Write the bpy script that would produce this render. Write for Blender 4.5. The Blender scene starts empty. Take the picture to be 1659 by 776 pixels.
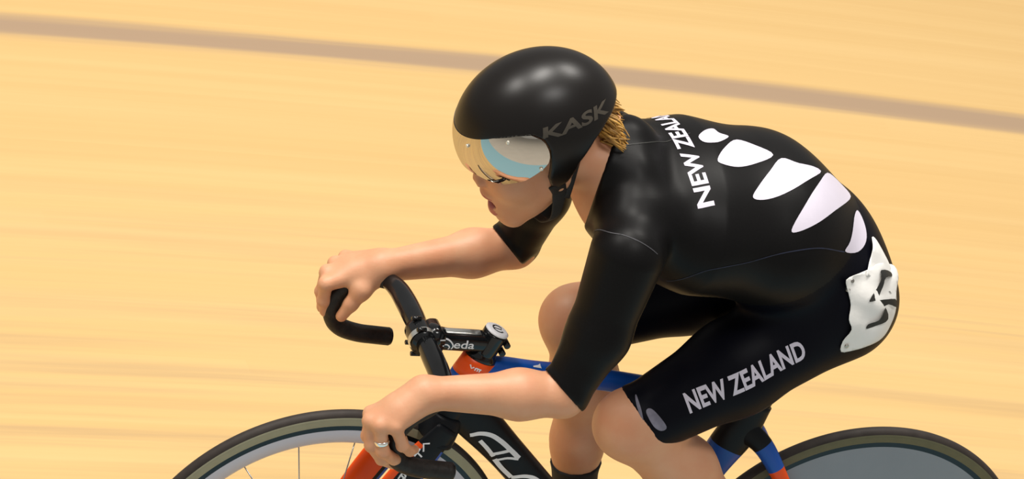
import bpy, bmesh, math, random
import numpy as np
from mathutils import Vector, Matrix
from mathutils.bvhtree import BVHTree

SC = bpy.context.scene
COL = SC.collection
rng = random.Random(7)
nrng = np.random.default_rng(7)

# ------------------------------------------------------------------ camera
CAM_LOC = (-2.957414175600528, -5.498697199108717, 4.504438587563852)
CAM_R = (0.9294115703959837, -0.283068605328102, 0.2367832289071054)
CAM_U = (-0.044817056025412305, 0.5502887031093083, 0.8337708166633626)
CAM_D = (0.36631347818949617, 0.7855281713012453, -0.4987583861839667)
FOCAL_PX = 7085.788611779953
cam = bpy.data.cameras.new('camera')
co = bpy.data.objects.new('camera', cam); COL.objects.link(co)
cam.sensor_fit = 'HORIZONTAL'; cam.sensor_width = 36.0
cam.lens = FOCAL_PX / 1659 * 36.0
cam.clip_end = 200
co.matrix_world = Matrix(((CAM_R[0], CAM_U[0], -CAM_D[0], CAM_LOC[0]),
                          (CAM_R[1], CAM_U[1], -CAM_D[1], CAM_LOC[1]),
                          (CAM_R[2], CAM_U[2], -CAM_D[2], CAM_LOC[2]),
                          (0, 0, 0, 1)))
SC.camera = co

SC.view_settings.view_transform = 'Standard'
SC.view_settings.look = 'None'
SC.view_settings.gamma = 1
SC.view_settings.use_curve_mapping = False
SC.view_settings.exposure = 0.0

# ------------------------------------------------------------------ materials
def mat(name, col, rough=.5, metal=0., spec=.5, coat=0., sheen=0., noise=None, bump=None, sss=0., emis=None):
    m = bpy.data.materials.new(name); m.use_nodes = True
    nt = m.node_tree; b = nt.nodes['Principled BSDF']
    b.inputs['Base Color'].default_value = (*col, 1)
    b.inputs['Roughness'].default_value = rough
    b.inputs['Metallic'].default_value = metal
    b.inputs['Specular IOR Level'].default_value = spec
    b.inputs['Coat Weight'].default_value = coat
    b.inputs['Coat Roughness'].default_value = .08
    b.inputs['Sheen Weight'].default_value = sheen
    b.inputs['Sheen Roughness'].default_value = .4
    if sss:
        b.inputs['Subsurface Weight'].default_value = sss
        b.inputs['Subsurface Radius'].default_value = (.012, .005, .003)
        b.inputs['Subsurface Scale'].default_value = 1.0
    tc = nt.nodes.new('ShaderNodeTexCoord')
    if noise:   # (scale, amount, colour2)
        n = nt.nodes.new('ShaderNodeTexNoise'); n.inputs['Scale'].default_value = noise[0]; n.inputs['Detail'].default_value = 4
        nt.links.new(tc.outputs['Object'], n.inputs['Vector'])
        mr = nt.nodes.new('ShaderNodeMapRange'); mr.inputs['From Min'].default_value = .3; mr.inputs['From Max'].default_value = .7
        mr.inputs['To Max'].default_value = noise[1]
        nt.links.new(n.outputs['Fac'], mr.inputs['Value'])
        mx = nt.nodes.new('ShaderNodeMix'); mx.data_type = 'RGBA'
        mx.inputs['A'].default_value = (*col, 1); mx.inputs['B'].default_value = (*noise[2], 1)
        nt.links.new(mr.outputs['Result'], mx.inputs['Factor'])
        nt.links.new(mx.outputs['Result'], b.inputs['Base Color'])
    if bump:
        n = nt.nodes.new('ShaderNodeTexNoise'); n.inputs['Scale'].default_value = bump[0]; n.inputs['Detail'].default_value = 3
        nt.links.new(tc.outputs['Object'], n.inputs['Vector'])
        bp = nt.nodes.new('ShaderNodeBump'); bp.inputs['Strength'].default_value = bump[1]; bp.inputs['Distance'].default_value = .002
        nt.links.new(n.outputs['Fac'], bp.inputs['Height'])
        nt.links.new(bp.outputs['Normal'], b.inputs['Normal'])
    return m

M = {}
M['skin'] = mat('skin', (.66, .345, .195), .5, sss=.12, noise=(22, .6, (.62, .25, .125)), bump=(160, .12))
M['lip'] = mat('lip_skin', (.47, .13, .10), .4, sss=.1, noise=(60, .4, (.40, .10, .08)))
M['mouth'] = mat('mouth_inside', (.09, .012, .012), .5, noise=(60, .4, (.05, .01, .01)))
M['suit'] = mat('black_lycra', (.0042, .0039, .0040), .42, spec=.12, noise=(300, .5, (.0062, .0058, .006)), bump=(9, .04))
M['suit_navy'] = mat('navy_black_lycra', (.0020, .0022, .0050), .48, spec=.09, noise=(300, .5, (.0028, .003, .0066)), bump=(9, .04))
M['print'] = mat('white_print', (.60, .56, .65), .5, noise=(30, .3, (.56, .52, .61)))
M['print_grey'] = mat('grey_print', (.22, .21, .27), .55, noise=(60, .7, (.10, .095, .13)))
M['helmet'] = mat('satin_black_shell', (.0055, .0042, .0036), .34, spec=.30, noise=(8, .5, (.007, .0054, .0046)))
M['helmet_text'] = mat('helmet_grey_print', (.062, .051, .037), .4, noise=(40, .6, (.035, .03, .024)))
def visor_mat():
    m = bpy.data.materials.new('mirror_visor'); m.use_nodes = True; nt = m.node_tree; N = nt.nodes; N.clear()
    out = N.new('ShaderNodeOutputMaterial'); g = N.new('ShaderNodeBsdfGlossy'); t = N.new('ShaderNodeBsdfTransparent'); mx = N.new('ShaderNodeMixShader')
    g.inputs['Roughness'].default_value = .03
    tc = N.new('ShaderNodeTexCoord'); no = N.new('ShaderNodeTexNoise'); no.inputs['Scale'].default_value = 12
    cm = N.new('ShaderNodeMix'); cm.data_type = 'RGBA'; cm.inputs['A'].default_value = (.78, .73, .655, 1); cm.inputs['B'].default_value = (.83, .79, .69, 1)
    nt.links.new(tc.outputs['Object'], no.inputs['Vector']); nt.links.new(no.outputs['Fac'], cm.inputs['Factor']); nt.links.new(cm.outputs['Result'], g.inputs['Color'])
    t.inputs['Color'].default_value = (.34, .19, .06, 1); mx.inputs[0].default_value = .70
    nt.links.new(t.outputs[0], mx.inputs[1]); nt.links.new(g.outputs[0], mx.inputs[2]); nt.links.new(mx.outputs[0], out.inputs[0])
    return m
M['visor'] = visor_mat()
M['stud'] = mat('visor_stud', (.75, .72, .62), .3, metal=.6, noise=(40, .2, (.6, .6, .5)))
M['strap'] = mat('black_webbing', (.008, .008, .008), .7, noise=(200, .6, (.016, .016, .016)))
M['hair'] = mat('golden_hair', (.56, .30, .055), .45, noise=(70, .9, (.22, .10, .018)))
M['paper'] = mat('white_number_paper', (.80, .79, .76), .6, noise=(18, .5, (.70, .69, .66)), bump=(45, .5))
M['ink'] = mat('black_ink', (.012, .012, .010), .6, noise=(60, .4, (.03, .03, .025)))
M['pin'] = mat('steel_pin', (.45, .42, .38), .3, metal=1., noise=(60, .4, (.3, .3, .3)))
M['thread'] = mat('grey_thread', (.060, .060, .066), .7, noise=(90, .9, (.012, .012, .016)))
M['navy_thread'] = mat('navy_thread', (.010, .016, .045), .7, noise=(90, .8, (.005, .006, .014)))
M['ring'] = mat('silver_ring', (.9, .88, .84), .18, metal=1., noise=(50, .3, (.8, .78, .74)))
M['sock'] = mat('black_sock', (.007, .007, .008), .8, noise=(200, .5, (.012, .012, .012)))
M['shoe'] = mat('black_shoe', (.01, .01, .011), .35, noise=(30, .5, (.02, .02, .02)))
M['eye'] = mat('eye_white', (.75, .72, .68), .2, noise=(30, .2, (.7, .65, .62)))
M['tyre'] = mat('tyre_rubber', (.026, .020, .017), .6, spec=.25, noise=(40, .5, (.05, .04, .034)))
M['sidewall'] = mat('olive_sidewall', (.31, .295, .195), .6, noise=(60, .5, (.27, .255, .165)))
M['sidewall_dark'] = mat('dark_olive_sidewall', (.115, .11, .055), .6, noise=(60, .5, (.09, .088, .045)))
M['black_gloss'] = mat('gloss_black_carbon', (.005, .0055, .006), .13, spec=.4, noise=(20, .5, (.011, .012, .014)))
M['black_frame'] = mat('satin_black_carbon', (.0045, .0058, .0075), .38, spec=.16, noise=(20, .5, (.010, .012, .015)))
M['rim'] = mat('pale_grey_rim', (.54, .53, .59), .32, spec=.5, noise=(9, .4, (.49, .48, .55)))
M['disc'] = mat('grey_carbon_disc', (.235, .25, .275), .3, metal=.2, noise=(14, .5, (.20, .215, .24)))
M['blue'] = mat('blue_paint', (.008, .085, .42), .3, spec=.35, noise=(12, .5, (.008, .075, .37)))
M['orange'] = mat('orange_paint', (.86, .085, .006), .35, spec=.3, noise=(14, .4, (.76, .08, .010)))
M['white'] = mat('white_decal', (.82, .82, .85), .35, noise=(30, .3, (.76, .76, .80)))
M['silver'] = mat('brushed_silver', (.62, .63, .60), .28, metal=.85, noise=(50, .4, (.5, .5, .48)))
M['tape'] = mat('bar_grip_tape', (.010, .008, .007), .5, spec=.3, noise=(90, .6, (.028, .024, .020)), bump=(150, .5))
M['steel'] = mat('steel', (.45, .45, .46), .25, metal=1., noise=(40, .4, (.35, .35, .36)))
M['saddle'] = mat('black_saddle', (.01, .01, .011), .4, noise=(40, .5, (.02, .02, .02)))

# ------------------------------------------------------------------ mesh helpers
def link(name, verts, faces, m=None, parent=None, smooth=True, mats=None, fm=None):
    me = bpy.data.meshes.new(name)
    me.from_pydata([tuple(v) for v in verts], [], [tuple(f) for f in faces])
    for x in (mats or [m]):
        me.materials.append(x)
    if fm is not None:
        me.polygons.foreach_set('material_index', np.asarray(fm, np.int32))
    if smooth:
        me.polygons.foreach_set('use_smooth', np.ones(len(me.polygons), bool))
    me.update()
    o = bpy.data.objects.new(name, me); COL.objects.link(o)
    if parent is not None: o.parent = parent
    return o

def empty(name, loc=(0, 0, 0), parent=None):
    o = bpy.data.objects.new(name, None); COL.objects.link(o)
    o.empty_display_size = .1
    o.location = loc
    if parent is not None: o.parent = parent
    return o

class MB:
    """collects vertices and faces of ONE part"""
    def __init__(s): s.v = []; s.f = []; s.m = []
    def add(s, v, f, mi=0):
        b = len(s.v); s.v += [tuple(x) for x in v]; s.f += [tuple(i + b for i in q) for q in f]; s.m += [mi] * len(f)
        return s
    def build(s, name, m, parent=None, smooth=True):
        ms = m if isinstance(m, (list, tuple)) else [m]
        return link(name, s.v, s.f, None, parent, smooth, ms, s.m)

def catmull(P, n):
    P = np.asarray(P, float); out = []
    Q = np.vstack([2*P[0]-P[1], P, 2*P[-1]-P[-2]])
    for i in range(1, len(Q)-2):
        p0, p1, p2, p3 = Q[i-1], Q[i], Q[i+1], Q[i+2]
        for t in np.linspace(0, 1, n, endpoint=False):
            out.append(.5*((2*p1)+(-p0+p2)*t+(2*p0-5*p1+4*p2-p3)*t*t+(-p0+3*p1-3*p2+p3)*t**3))
    out.append(P[-1]); return np.array(out)

def loft(path, rad, ref=(0, 1, 0), n=20, sub=6, cap=True, power=1.0, round_end=False):
    """tube along a path; rad rows are (half size along ref, half size across)"""
    path = np.asarray(path, float)
    rad = np.array([(r, r) if np.isscalar(r) else tuple(r) for r in rad], float)
    if sub > 1 and len(path) > 2:
        C = catmull(path, sub); R = catmull(rad, sub)
    elif sub > 1:
        t = np.linspace(0, 1, sub+1)[:, None]; C = path[0]+(path[1]-path[0])*t; R = rad[0]+(rad[1]-rad[0])*t
    else: C, R = path, rad
    R = np.maximum(R, 1e-4)
    T = np.gradient(C, axis=0); T /= np.linalg.norm(T, axis=1)[:, None]
    if round_end:
        cs, rs, ts = list(C), list(R), list(T)
        for (i, sgn) in ((0, -1), (-1, 1)):
            add = []
            for a in (35, 62, 80):
                a = math.radians(a)
                add.append((C[i]+T[i]*sgn*min(R[i])*math.sin(a), R[i]*math.cos(a), T[i]))
            if sgn < 0:
                for c, r, t in add: cs.insert(0, c); rs.insert(0, r); ts.insert(0, t)
            else:
                for c, r, t in add: cs.append(c); rs.append(r); ts.append(t)
        C, R, T = np.array(cs), np.array(rs), np.array(ts)
    ref = np.asarray(ref, float)
    V = []; F = []
    for c, t, r in zip(C, T, R):
        a = ref-t*(ref@t); a /= np.linalg.norm(a); b = np.cross(t, a)
        for k in range(n):
            w = 2*math.pi*k/n; cc, ss = math.cos(w), math.sin(w)
            cc = math.copysign(abs(cc)**power, cc); ss = math.copysign(abs(ss)**power, ss)
            V.append(c+a*r[0]*cc+b*r[1]*ss)
    m = len(C)
    for i in range(m-1):
        for k in range(n):
            F.append((i*n+k, i*n+(k+1) % n, (i+1)*n+(k+1) % n, (i+1)*n+k))
    if cap:
        F.append(tuple(range(n-1, -1, -1))); F.append(tuple((m-1)*n+k for k in range(n)))
    return V, F

def lathe(prof, c, n=160, axis='Y', closed=False):
    """revolve (radius, offset) rows about an axis through c"""
    V = []; F = []; m = len(prof)
    for k in range(n):
        w = 2*math.pi*k/n
        for r, y in prof:
            if axis == 'Y': V.append((c[0]+r*math.cos(w), c[1]+y, c[2]+r*math.sin(w)))
            else: V.append((c[0]+r*math.cos(w), c[1]+r*math.sin(w), c[2]+y))
    for k in range(n):
        k2 = (k+1) % n
        for i in range(m if closed else m-1):
            j = (i+1) % m
            F.append((k*m+i, k*m+j, k2*m+j, k2*m+i))
    return V, F

def disc_z(center, axis, r, h, n=32, bev=.15):
    """a bevelled cylinder along an arbitrary axis"""
    a = Vector(axis).normalized(); p = Vector(center)
    q = a.to_track_quat('Z', 'Y'); V = []; F = []
    rows = [(0, -h/2), (r*(1-bev), -h/2), (r, -h/2+r*bev*.6), (r, h/2-r*bev*.6), (r*(1-bev), h/2), (0, h/2)]
    for rr_, z in rows:
        for k in range(n):
            w = 2*math.pi*k/n
            V.append(p+q @ Vector((rr_*math.cos(w), rr_*math.sin(w), z)))
    for i in range(len(rows)-1):
        for k in range(n):
            F.append((i*n+k, i*n+(k+1) % n, (i+1)*n+(k+1) % n, (i+1)*n+k))
    return V, F

def box_v(c, ax, ay, az, bev=.2):
    """a chamfered box from centre and three half-axis vectors"""
    c = np.array(c, float); A = [np.array(v, float) for v in (ax, ay, az)]
    bm = bmesh.new(); bmesh.ops.create_cube(bm, size=2)
    bmesh.ops.bevel(bm, geom=bm.edges[:], offset=bev, segments=2, profile=.6, affect='EDGES')
    bm.verts.index_update()
    V = [c+A[0]*v.co.x+A[1]*v.co.y+A[2]*v.co.z for v in bm.verts]
    F = [tuple(v.index for v in f.verts) for f in bm.faces]; bm.free()
    return V, F

# ------------------------------------------------------------------ flat prints laid on a surface
def bvh_of(*objs):
    vs, fs = [], []
    for o in objs:
        b = len(vs); mw = o.matrix_world
        vs += [mw @ v.co for v in o.data.vertices]
        fs += [tuple(i+b for i in p.vertices) for p in o.data.polygons]
    return BVHTree.FromPolygons(vs, fs)

def dice(V2, F, step):
    bm = bmesh.new(); vs = [bm.verts.new((x, y, 0)) for x, y in V2]
    for f in F:
        try: bm.faces.new([vs[i] for i in f])
        except ValueError: pass
    xs = [v[0] for v in V2]; ys = [v[1] for v in V2]
    for ax, lo, hi in ((0, min(xs), max(xs)), (1, min(ys), max(ys))):
        k = math.floor(lo/step)+1
        while k*step < hi:
            co_ = [0, 0, 0]; no = [0, 0, 0]; co_[ax] = k*step; no[ax] = 1
            bmesh.ops.bisect_plane(bm, geom=bm.verts[:]+bm.edges[:]+bm.faces[:], dist=1e-6, plane_co=co_, plane_no=no)
            k += 1
    bm.verts.index_update()
    r = [v.co.copy() for v in bm.verts], [tuple(v.index for v in f.verts) for f in bm.faces]
    bm.free(); return r

def lay(V2, F, org, ux, uy, bvh, lift=.0008, step=.006, back=.25, wrinkle=None):
    """project a 2D outline (metres) along -(ux x uy) onto a surface"""
    org = Vector(org); ux = Vector(ux).normalized(); uy = Vector(uy); uy = (uy-ux*uy.dot(ux)).normalized()
    nz = ux.cross(uy)
    P, F2 = dice(V2, F, step)
    out = []; ok = []
    for p in P:
        s = org+ux*p.x+uy*p.y
        loc, no, i, dist = bvh.ray_cast(s+nz*back, -nz, back*2)
        if loc is None: out.append(s); ok.append(False)
        else:
            l = lift+(wrinkle(p.x, p.y) if wrinkle else 0)
            out.append(loc+no*l if no.dot(nz) > 0 else loc-no*l); ok.append(True)
    F2 = [f for f in F2 if all(ok[i] for i in f)]
    used = sorted({i for f in F2 for i in f}); mp = {i: k for k, i in enumerate(used)}
    out = [out[i] for i in used]; F2 = [tuple(mp[i] for i in f) for f in F2]
    fixed = []
    for f in F2:                       # face the print outwards
        a, b, c = (Vector(out[f[j]]) for j in (0, 1, 2))
        fixed.append(f if (b-a).cross(c-a).dot(nz) > 0 else f[::-1])
    return out, fixed

def text2d(s, size=1., bold=0., shear=0., sx=1.):
    cu = bpy.data.curves.new('lettering', 'FONT'); cu.body = s; cu.size = size; cu.offset = bold; cu.shear = shear
    cu.align_x = 'CENTER'; cu.align_y = 'CENTER'; cu.resolution_u = 4
    o = bpy.data.objects.new('lettering', cu); COL.objects.link(o)
    bpy.context.view_layer.update()
    dg = bpy.context.evaluated_depsgraph_get(); ev = o.evaluated_get(dg); me = ev.to_mesh()
    V = [(v.co.x*sx, v.co.y) for v in me.vertices]; F = [tuple(p.vertices) for p in me.polygons]
    ev.to_mesh_clear(); bpy.data.objects.remove(o); bpy.data.curves.remove(cu)
    return V, F

def poly2d(pts, smooth=0):
    """filled outline; smooth rounds it"""
    P = np.array(pts, float)
    if smooth:
        Q = np.vstack([P[-1:], P, P[:2]]); out = []
        for i in range(1, len(Q)-2):
            p0, p1, p2, p3 = Q[i-1], Q[i], Q[i+1], Q[i+2]
            for t in np.linspace(0, 1, smooth, endpoint=False):
                out.append(.5*((2*p1)+(-p0+p2)*t+(2*p0-5*p1+4*p2-p3)*t*t+(-p0+3*p1-3*p2+p3)*t**3))
        P = np.array(out)
    bm = bmesh.new(); vs = [bm.verts.new((x, y, 0)) for x, y in P]
    es = [bm.edges.new((vs[i], vs[(i+1) % len(vs)])) for i in range(len(vs))]
    bmesh.ops.triangle_fill(bm, use_beauty=True, edges=es)
    bm.verts.index_update()
    r = [(v.co.x, v.co.y) for v in bm.verts], [tuple(v.index for v in f.verts) for f in bm.faces]
    bm.free(); return r

def stroke2d(pts, w):
    P = np.array(pts, float); T = np.gradient(P, axis=0)
    T /= np.linalg.norm(T, axis=1)[:, None]; N = np.stack([-T[:, 1], T[:, 0]], 1)
    V = []; F = []
    for p, n in zip(P, N): V += [tuple(p+n*w/2), tuple(p-n*w/2)]
    for i in range(len(P)-1): F.append((2*i, 2*i+1, 2*i+3, 2*i+2))
    return V, F

def merge2d(*gs):
    V = []; F = []
    for v, f in gs:
        b = len(V); V += list(v); F += [tuple(i+b for i in q) for q in f]
    return V, F

# ------------------------------------------------------------------ soft-body surfaces (distance fields -> one skin)
def smin(a, b, k):
    if k <= 0: return np.minimum(a, b)
    h = np.clip(.5+.5*(b-a)/k, 0, 1)
    return b*(1-h)+a*h-k*h*(1-h)

def cap(a, b, ra, rb, k=.02, flat=None):
    """tapered capsule; flat = (direction, factor) squashes it along a direction"""
    return ('c', np.array(a, float), np.array(b, float), ra, rb, k,
            None if flat is None else (np.array(flat[0], float)/np.linalg.norm(flat[0]), flat[1]))

def ell(c, r, k=.02, R=None, sub=False):
    """ellipsoid with radii r along the rows of R"""
    return ('s' if sub else 'e', np.array(c, float), np.array(r, float), np.eye(3) if R is None else np.array(R, float), k)

def prim_d(p, P):
    if p[0] == 'c':
        _, a, b, ra, rb, k, fl = p
        ab = b-a; L = ab@ab
        t = np.clip(((P-a)@ab)/L, 0, 1)[:, None]
        w = P-a-ab*t; r = ra+(rb-ra)*t[:, 0]
        if fl is None: return np.sqrt((w*w).sum(1))-r
        n, s = fl
        w = w+np.outer((w@n)*(1/s-1), n)
        return (np.sqrt((w*w).sum(1))-r)*min(1, s)
    _, c, r, R, k = p
    q = (P-c)@R.T
    k0 = np.sqrt(((q/r)**2).sum(1)); k1 = np.sqrt(((q/r**2)**2).sum(1))
    return k0*(k0-1)/np.maximum(k1, 1e-6)

def prim_box(p):
    if p[0] == 'c':
        r = max(p[3], p[4])*max(1, p[6][1] if p[6] else 1)
        return np.minimum(p[1], p[2])-r, np.maximum(p[1], p[2])+r
    e = np.sqrt(((p[3].T*p[2])**2).sum(1)); return p[1]-e, p[1]+e

class Field:
    """groups: list of (blend, [prims]); groups are merged with their blend radius"""
    def __init__(s, groups):
        s.groups = [(k, [(p, *prim_box(p)) for p in g]) for k, g in groups]
        s.lo = np.min([b[1] for _, g in s.groups for b in g], 0); s.hi = np.max([b[2] for _, g in s.groups for b in g], 0)
    def __call__(s, P, reach=.07):
        lo, hi = P.min(0), P.max(0); D = np.full(len(P), 1.0)
        for kg, g in s.groups:
            d = None
            for p, a, b in g:
                if np.any(a-reach > hi) or np.any(b+reach < lo): continue
                q = prim_d(p, P); k = p[5] if p[0] == 'c' else p[4]
                if p[0] == 's':
                    if d is not None: d = -smin(-d, q, k)
                else: d = q if d is None else smin(d, q, k)
            if d is not None: D = smin(D, d, kg)
        return D

def skin_mesh(fn, lo, hi, h, B=24):
    """surface nets over the blocks the surface crosses"""
    lo = np.asarray(lo)-3*h; hi = np.asarray(hi)+3*h
    nb = np.ceil((hi-lo)/(h*B)).astype(int)
    half = h*B*math.sqrt(3)/2
    N = nb*B+2
    keyf = lambda i, j, k: (i.astype(np.int64)*N[1]+j)*N[2]+k
    VK, VP, Q = [], [], []
    r = np.arange(B+1)
    gi, gj, gk = np.meshgrid(r, r, r, indexing='ij')
    off = np.stack([gi, gj, gk], -1).reshape(-1, 3)
    for bx in range(nb[0]):
        for by in range(nb[1]):
            for bz in range(nb[2]):
                base = np.array([bx, by, bz])*B
                c = lo+h*(base+B/2)
                probe = c+np.array([[0, 0, 0], [half*.5, 0, 0], [-half*.5, 0, 0], [0, half*.5, 0], [0, -half*.5, 0], [0, 0, half*.5], [0, 0, -half*.5]])
                if np.abs(fn(probe)).min() > half*1.2: continue
                d = fn(lo+h*(base+off)).reshape(B+1, B+1, B+1)
                ins = d < 0
                if ins.all() or not ins.any(): continue
                cnt = np.zeros((B, B, B)); acc = np.zeros((B, B, B, 3))
                for ax in range(3):
                    for o1 in (0, 1):
                        for o2 in (0, 1):
                            s0 = [slice(0, B)]*3; s1 = [slice(0, B)]*3
                            oth = [a for a in range(3) if a != ax]
                            for a, o_ in zip(oth, (o1, o2)):
                                s0[a] = s1[a] = slice(o_, B+o_)
                            s1[ax] = slice(1, B+1)
                            da, db = d[tuple(s0)], d[tuple(s1)]
                            x = (da < 0) != (db < 0)
                            t = np.where(x, da/np.where(x, da-db, 1), 0)
                            cnt += x
                            acc[..., ax] += t*x
                            acc[..., oth[0]] += o1*x; acc[..., oth[1]] += o2*x
                act = np.argwhere(cnt > 0)
                pos = acc[tuple(act.T)]/cnt[tuple(act.T)][:, None]
                g = act+base
                VK.append(keyf(g[:, 0], g[:, 1], g[:, 2])); VP.append(lo+h*(g+pos))
                for ax in range(3):
                    s0 = [slice(0, B)]*3; s1 = [slice(0, B)]*3; s1[ax] = slice(1, B+1)
                    a_, b_ = ins[tuple(s0)], ins[tuple(s1)]
                    e = np.argwhere(a_ != b_)
                    if not len(e): continue
                    flip = a_[tuple(e.T)]
                    e = e+base; o1, o2 = [(1, 2), (2, 0), (0, 1)][ax]
                    cells = []
                    for m1, m2 in ((-1, -1), (0, -1), (0, 0), (-1, 0)):
                        x = e.copy(); x[:, o1] += m1; x[:, o2] += m2
                        cells.append(keyf(x[:, 0], x[:, 1], x[:, 2]))
                    q = np.stack(cells, 1); q[~flip] = q[~flip][:, ::-1]
                    Q.append(q)
    K = np.concatenate(VK); P = np.concatenate(VP); q = np.concatenate(Q)
    o = np.argsort(K); K = K[o]; P = P[o]
    ix = np.searchsorted(K, q); ix = np.clip(ix, 0, len(K)-1)
    good = (K[ix] == q).all(1)
    return P, ix[good]

def relax(P, Q, mask, it):
    e = np.concatenate([Q[:, [0, 1]], Q[:, [1, 2]], Q[:, [2, 3]], Q[:, [3, 0]]]); e = np.concatenate([e, e[:, ::-1]])
    for _ in range(it):
        s = np.zeros_like(P); n = np.zeros(len(P))
        np.add.at(s, e[:, 0], P[e[:, 1]]); np.add.at(n, e[:, 0], 1)
        P = np.where(mask[:, None], P*.5+.5*s/np.maximum(n, 1)[:, None], P)
    return P

def big_mesh(name, P, Q, mats, parent=None, fm=None):
    me = bpy.data.meshes.new(name)
    me.vertices.add(len(P)); me.vertices.foreach_set('co', P.astype(np.float32).ravel())
    me.loops.add(len(Q)*4); me.loops.foreach_set('vertex_index', Q.astype(np.int32).ravel())
    me.polygons.add(len(Q)); me.polygons.foreach_set('loop_start', np.arange(0, len(Q)*4, 4, dtype=np.int32))
    me.polygons.foreach_set('use_smooth', np.ones(len(Q), bool))
    for m in mats: me.materials.append(m)
    if fm is not None: me.polygons.foreach_set('material_index', fm.astype(np.int32))
    me.update(calc_edges=True); me.validate()
    o = bpy.data.objects.new(name, me); COL.objects.link(o)
    if parent is not None: o.parent = parent
    return o

# ================================================================== THE TRACK
def make_track():
    m = bpy.data.materials.new('velodrome_boards'); m.use_nodes = True
    nt = m.node_tree; N = nt.nodes; L = nt.links; b = N['Principled BSDF']
    def math_(op, a, b_=None, c=None):
        n = N.new('ShaderNodeMath'); n.operation = op
        for i, v in enumerate((a, b_, c)):
            if v is None: continue
            if isinstance(v, (int, float)): n.inputs[i].default_value = v
            else: L.new(v, n.inputs[i])
        return n.outputs[0]
    def mix(f, a, c, blend='MIX'):
        n = N.new('ShaderNodeMix'); n.data_type = 'RGBA'; n.blend_type = blend
        for key, v in (('Factor', f), ('A', a), ('B', c)):
            if isinstance(v, (int, float)): n.inputs[key].default_value = v
            elif isinstance(v, tuple): n.inputs[key].default_value = (*v, 1)
            else: L.new(v, n.inputs[key])
        return n.outputs['Result']
    def noise(vec, scale, detail=3, rough=.5):
        n = N.new('ShaderNodeTexNoise'); n.inputs['Scale'].default_value = scale; n.inputs['Detail'].default_value = detail; n.inputs['Roughness'].default_value = rough
        L.new(vec, n.inputs['Vector']); return n.outputs['Fac']
    def ramp(v, a, c):
        n = N.new('ShaderNodeMapRange'); n.interpolation_type = 'SMOOTHSTEP'
        n.inputs['From Min'].default_value = a; n.inputs['From Max'].default_value = c
        L.new(v, n.inputs['Value']); return n.outputs['Result']
    def vec(x, y, z=0.0):
        n = N.new('ShaderNodeCombineXYZ')
        for i, v in enumerate((x, y, z)):
            if isinstance(v, (int, float)): n.inputs[i].default_value = v
            else: L.new(v, n.inputs[i])
        return n.outputs[0]
    tc = N.new('ShaderNodeTexCoord'); sp = N.new('ShaderNodeSeparateXYZ'); L.new(tc.outputs['Object'], sp.inputs[0])
    # the bend: boards and lines follow arcs about the middle of the bend
    dx = math_('ADD', sp.outputs[0], 0.87); dy = math_('ADD', sp.outputs[1], 20.25)
    rad = math_('SQRT', math_('ADD', math_('MULTIPLY', dx, dx), math_('MULTIPLY', dy, dy)))
    arc = math_('MULTIPLY', math_('ARCTAN2', dx, dy), 22.0)
    across = math_('SUBTRACT', rad, 20.25)               # metres outwards from the rider's line
    board = math_('FLOOR', math_('DIVIDE', across, .045))
    wn = N.new('ShaderNodeTexWhiteNoise'); wn.noise_dimensions = '2D'
    joint = math_('FLOOR', math_('ADD', math_('DIVIDE', arc, 4.5), math_('MULTIPLY', board, .37)))
    L.new(vec(board, joint), wn.inputs['Vector'])
    grain = noise(vec(math_('MULTIPLY', arc, .22), math_('MULTIPLY', across, 30.0), math_('MULTIPLY', board, .31)), 1.0, 5, .62)
    broad = noise(vec(math_('MULTIPLY', arc, .22), math_('MULTIPLY', across, 6.0)), 1.0, 4, .6)
    dirt = noise(vec(math_('MULTIPLY', arc, .5), math_('MULTIPLY', across, 15.0), 3.7), 1.0, 4, .6)
    c = mix(ramp(grain, .30, .72), (.595, .392, .160), (.622, .418, .176))
    c = mix(math_('MULTIPLY', wn.outputs['Value'], .14), c, (.53, .325, .120))
    c = mix(math_('MULTIPLY', ramp(broad, .42, .75), .4), c, (.655, .462, .212))
    wear = math_('MULTIPLY', ramp(dirt, .42, .74), math_('SUBTRACT', 1.0, ramp(across, .6, 2.2)))
    c = mix(math_('MULTIPLY', wear, .80), c, (.43, .288, .145))
    # thin dirty streaks low on the track
    streak = noise(vec(math_('MULTIPLY', arc, .35), math_('MULTIPLY', across, 26.0), 9.1), 1.0, 3, .55)
    c = mix(math_('MULTIPLY', math_('MULTIPLY', ramp(streak, .60, .76), math_('SUBTRACT', 1.0, ramp(across, 1.0, 2.0))), .62), c, (.37, .26, .15))
    # scuffed blue-grey line further up the track
    edge = noise(vec(math_('MULTIPLY', arc, .8), math_('MULTIPLY', across, 30.0), 5.0), 1.0, 3)
    dl = math_('ABSOLUTE', math_('SUBTRACT', math_('ADD', across, math_('MULTIPLY', math_('SUBTRACT', edge, .5), .05)), 2.352))
    line = math_('SUBTRACT', 1.0, ramp(dl, .016, .066))
    c = mix(math_('MULTIPLY', line, .86), c, (.315, .222, .158))
    # pale blue apron band and grey infield on the inside of the bend
    band = math_('MULTIPLY', math_('LESS_THAN', across, -.55), math_('GREATER_THAN', across, -1.50))
    c = mix(band, c, (.235, .42, .50))
    inner = math_('LESS_THAN', across, -1.50)
    conc = noise(tc.outputs['Object'], 2.0, 4)
    c = mix(inner, c, mix(conc, (.40, .375, .335), (.50, .47, .42)))
    L.new(c, b.inputs['Base Color'])
    b.inputs['Roughness'].default_value = .55; b.inputs['Specular IOR Level'].default_value = .25
    bp = N.new('ShaderNodeBump'); bp.inputs['Strength'].default_value = .08; bp.inputs['Distance'].default_value = .002
    L.new(grain, bp.inputs['Height']); L.new(bp.outputs['Normal'], b.inputs['Normal'])
    V = []; F = []; nx, ny = 60, 50
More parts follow.
